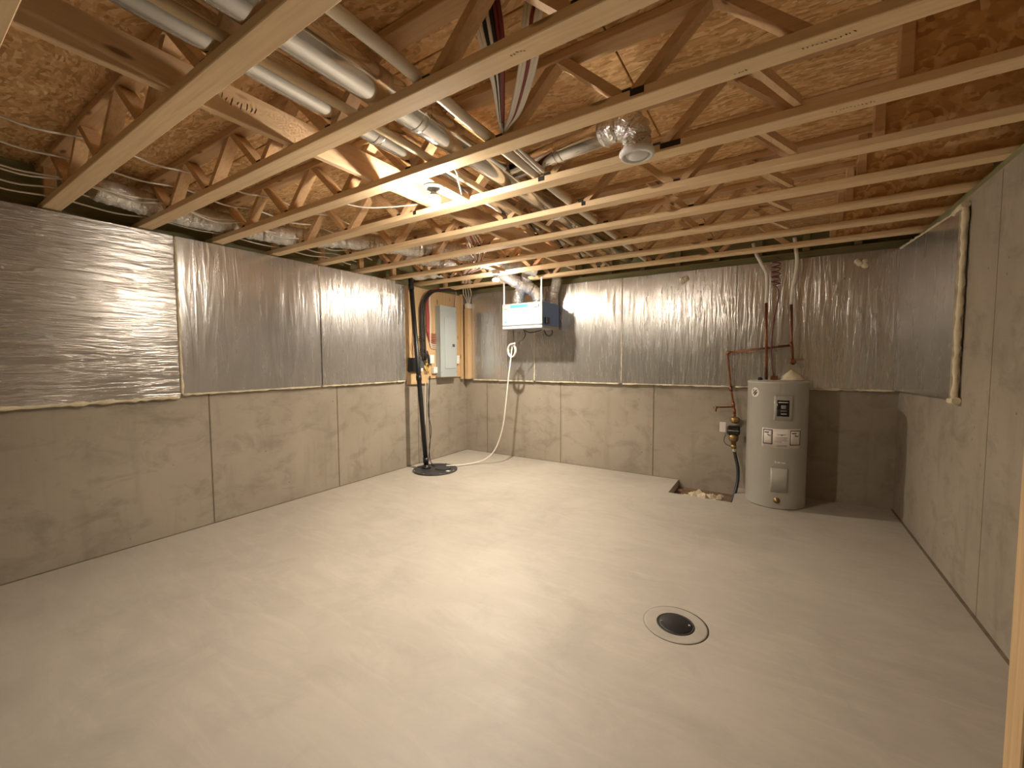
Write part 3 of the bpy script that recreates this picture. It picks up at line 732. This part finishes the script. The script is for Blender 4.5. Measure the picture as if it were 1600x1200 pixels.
obj('drain_valve',MB().lathe([(.028,.004),(.028,-.004),(.018,-.006),(.018,-.022),(.010,-.024),(.010,-.03),(.0,-.03)],p0,20,'y'),M['brass'],t)
obj('seam',MB().box((HX+HR*math.cos(math.radians(-85.5))-.002,HY+HR*math.sin(math.radians(-85.5))-.0015,1.076),(HX+HR*math.cos(math.radians(-85.5))+.002,HY+HR*math.sin(math.radians(-85.5))+.01,HH-.02)),M['heater2'],t)
obj('anode_cap',MB().lathe([(.022,HH+.003),(.022,HH+.022),(.012,HH+.03),(.0,HH+.03)],(4.0,-.28,0),8),M['blackm'],t)
obj('wiring_cap',MB().bbox((4.085,-.26,HH+.004),(4.155,-.20,HH+.045),.008),M['copper'],t)
# copper and plastic supply lines
PY_=-.17
tag(obj('hot_water_pipe',MB().tube([(4.052,PY_,HH+.004),(4.040,PY_,1.6),(4.030,PY_,2.0)],.0125,10),M['copper']),'copper pipe rising straight from the top of the water heater','pipe')
tag(obj('hot_water_tubing',MB().tube(spline([(4.030,PY_,1.985),(4.032,PY_,2.15),(4.022,PY_-.01,2.28),(3.97,PY_,2.40),(3.925,PY_,2.50),(3.90,PY_,2.60)],6),.0165,10),M['offwhite']),'white plastic tube bending into the joists above the copper heater pipe','tubing','white tubing above the heater')
t=thing('cold_water_pipe','dark copper line bent across the foil to the water heater right side','pipe',(3.76,-.10,.75))
obj('riser',MB().tube([(4.272,PY_,1.36),(4.255,PY_,1.6),(4.242,PY_,1.97)],.0125,10),M['copper'],t)
obj('cross_pipe',MB().tube([(4.250,PY_,1.552),(3.69,-.11,1.488)],.0105,10),M['copper'],t)
obj('drop_pipe',MB().tube([(3.686,-.11,1.497),(3.688,-.11,1.47),(3.722,-.11,1.15),(3.765,-.11,.86),(3.772,-.11,.79)],.0105,10),M['copper'],t)
obj('elbow',MB().tube(spline([(3.715,-.113,1.491),(3.69,-.11,1.489),(3.688,-.11,1.462)],5),.0145,10),M['copper'],t)
obj('tee',MB().tube([(4.262,PY_,1.515),(4.250,PY_,1.59)],.0155,10),M['copper'],t)
for (z,x) in ((1.10,3.728),(.93,3.755),(.86,3.765)):
    obj('coupling',MB().tube([(x-.003,-.11,z+.028),(x+.003,-.11,z-.028)],.0155,10),M['copper'],t)
obj('stub',MB().tube([(3.755,-.11,.905),(3.62,-.11,.893),(3.56,-.11,.890)],.0095,10),M['copper'],t)
obj('tap',MB().lathe([(.011,.845),(.011,.875),(.017,.88),(.017,.90),(.0,.905)],(3.585,-.11,0),10),M['brass'],t)
obj('heater_valve',MB().bbox((4.245,-.19,1.37),(4.30,-.15,1.42),.008),M['copper'],t); obj('valve_lever',MB().bbox((4.28,-.195,1.405),(4.36,-.185,1.42),.003),M['brass'],t)
tag(obj('cold_water_tubing',MB().tube(spline([(4.242,PY_,1.955),(4.247,PY_,2.1),(4.268,PY_,2.25),(4.276,PY_,2.38),(4.262,PY_,2.50),(4.25,PY_,2.60)],6),.0165,10),M['offwhite']),'white plastic tube rising from the right copper riser into the joists','tubing','white tubing above the heater')
mb=MB(); 
mb.lathe([(.115,HH-.004),(.10,HH+.018),(.072,HH+.045),(.035,HH+.085),(.016,HH+.10),(.0,HH+.10)],(4.262,-.20,0),9); mb.v=[(x+random.uniform(-.012,.012),y+random.uniform(-.012,.012),max(HH+.006,z+random.uniform(-.008,.008))) for x,y,z in mb.v]; tag(obj('pipe_wrap',mb,M['bead']),'pale crumpled wrap around the pipe on the heater top right','pipe wrap')
# coiled wire
P=[(4.10,-.12,2.45)]
for k in range(61):
    a=2*PI*k/12; P.append((4.105+.036*math.cos(a),-.12+.03*math.sin(a),2.42-.245*k/60))
P+=[(4.09,-.12,2.165),(4.125,-.13,2.13),(4.135,-.14,2.05),(4.115,-.16,1.90),(4.092,-.18,1.72),(4.088,-.20,1.5),(4.10,-.22,1.32),(4.115,-.23,HH+.045)]
tag(obj('coiled_wire',MB().tube(spline(P,3),.0055,6),M['cable_p']),'dark red wire coiled at the top hanging down to the heater','wire')
# meter and valves at the wall
t=thing('water_meter','brass valve and black water meter hanging on the bent copper line','water meter',(3.76,-.11,.5))
obj('ball_valve',MB().lathe([(.0,-.045),(.02,-.044),(.034,-.03),(.040,0),(.034,.03),(.018,.045),(.0,.045)],(3.775,-.11,.765),18,'x'),M['brass'],t)
obj('valve_stem',MB().lathe([(.010,0),(.010,-.05),(.016,-.052),(.016,-.06),(.0,-.06)],(3.77,-.135,.762),12,'y'),M['brass'],t)
obj('meter_body',MB().bbox((3.705,-.165,.605),(3.825,-.065,.70),.014),M['black'],t)
obj('meter_band',MB().bbox((3.712,-.172,.648),(3.818,-.06,.660),.004),M['galv'],t)
obj('lower_body',MB().lathe([(.05,.61),(.048,.56),(.040,.535),(.026,.53),(.024,.50)],(3.765,-.11,0),16),M['brass'],t)
obj('tag_card',MB().bbox((3.628,-.12,.625),(3.690,-.112,.735),.002),M['label_w'],t)
obj('lower_valve',MB().lathe([(.0,-.03),(.022,-.026),(.030,0),(.022,.026),(.0,.03)],(3.768,-.11,.475),14,'x'),M['brass'],t)
obj('union',MB().lathe([(.016,.455),(.022,.45),(.022,.42),(.016,.415)],(3.775,-.11,0),10),M['galv'],t)
obj('wire',MB().tube(spline([(3.69,-.12,.60),(3.675,-.14,.54),(3.70,-.15,.50),(3.74,-.14,.48)],5),.004,6),M['blackm'],t)
tag(obj('supply_hose',MB().tube(spline([(3.775,-.11,.43),(3.79,-.11,.36),(3.815,-.13,.25),(3.818,-.16,.12),(3.80,-.22,.0),(3.765,-.28,-.09),(3.75,-.30,-.13)],6),.0165,10),M['hose']),'dark hose curving from the water meter down into the floor pit','hose')
# pit contents
def crumple(name,cx,cy,z,sx,sy,h,mat,label,cat,n=9):
    mb=MB(); vs=[]; 
    for i in range(n):
        for j in range(n):
            e=1-max(abs(i/(n-1)-.5),abs(j/(n-1)-.5))*2
            vs.append((cx+(i/(n-1)-.5)*sx*(1+random.uniform(-.08,.08)),cy+(j/(n-1)-.5)*sy+random.uniform(-.02,.02),z+h*min(1,.35+e)*random.uniform(.15,1)))
    fs=[(i*n+j,(i+1)*n+j,(i+1)*n+j+1,i*n+j+1) for i in range(n-1) for j in range(n-1)]
    mb.add(vs,fs); o=obj(name,mb,mat); md=o.modifiers.new('thickness','SOLIDIFY'); md.thickness=.003
    return tag(o,label,cat)
crumple('crumpled_plastic',3.50,-.33,-.105,.34,.30,.13,M['bag'],'crumpled tan plastic sheeting heaped in the middle of the floor pit','plastic sheet')
crumple('crumpled_plastic',3.33,-.40,-.108,.20,.20,.075,M['bag'],'smaller crumpled plastic scrap at the left end of the floor pit','plastic sheet',7)
def stone(c,r,label):
    mb=MB(); vs=[];n=8
    pr=[(.05,-.6),(.75,-.45),(1,0),(.7,.5),(.05,.65)]
    for a,h in pr:
        for k in range(n):
            q=2*PI*k/n; rr=r*a*random.uniform(.8,1.15); vs.append((c[0]+rr*math.cos(q),c[1]+rr*math.sin(q)*.8,c[2]+h*r))
    fs=[(i*n+k,i*n+(k+1)%n,(i+1)*n+(k+1)%n,(i+1)*n+k) for i in range(4) for k in range(n)]; fs+=[tuple(range(n))[::-1],tuple(4*n+k for k in range(n))]
    mb.add(vs,fs); tag(obj('stone',mb,M['wall']),label,'stone','stones in the floor pit')
crumple('vapour_plastic',.30,-1.22,2.475,.42,.30,.07,M['offwhite'],'pale crumpled plastic sheet tucked between joists above the black pipe','plastic sheet')
for c,r,l in (((3.245,-.16,-.09),.035,'stone in the dark left back corner of the floor pit'),((3.255,-.49,-.095),.028,'small stone at the left front corner of the floor pit'),((3.66,-.14,-.088),.038,'stone against the wall in the floor pit behind the plastic')):
    stone(c,r,l)

# ------------------------------------------------------------------ floor drain
t=thing('floor_drain','round black floor drain cover in the middle of the slab','drain',(3.715,-2.86,0))
c=(3.715,-2.86,0)
obj('grate',MB().lathe([(.086,.0005),(.086,.004),(.080,.006),(.0,.006)],c,40),M['black'],t)
obj('mortar_patch',MB().lathe([(.165,.0),(.150,.0005),(.096,.0008)],c,40),M['mortar'],t)
obj('ring',MB().lathe([(.096,.0005),(.096,.003),(.087,.004),(.087,.0005)],c,40),M['blackm'],t)
for a in (.25,.25+PI): obj('screw',MB().lathe([(.007,.006),(.007,.0085),(.0,.0085)],(c[0]+.07*math.cos(a),c[1]+.07*math.sin(a),0),10),M['galv'],t)
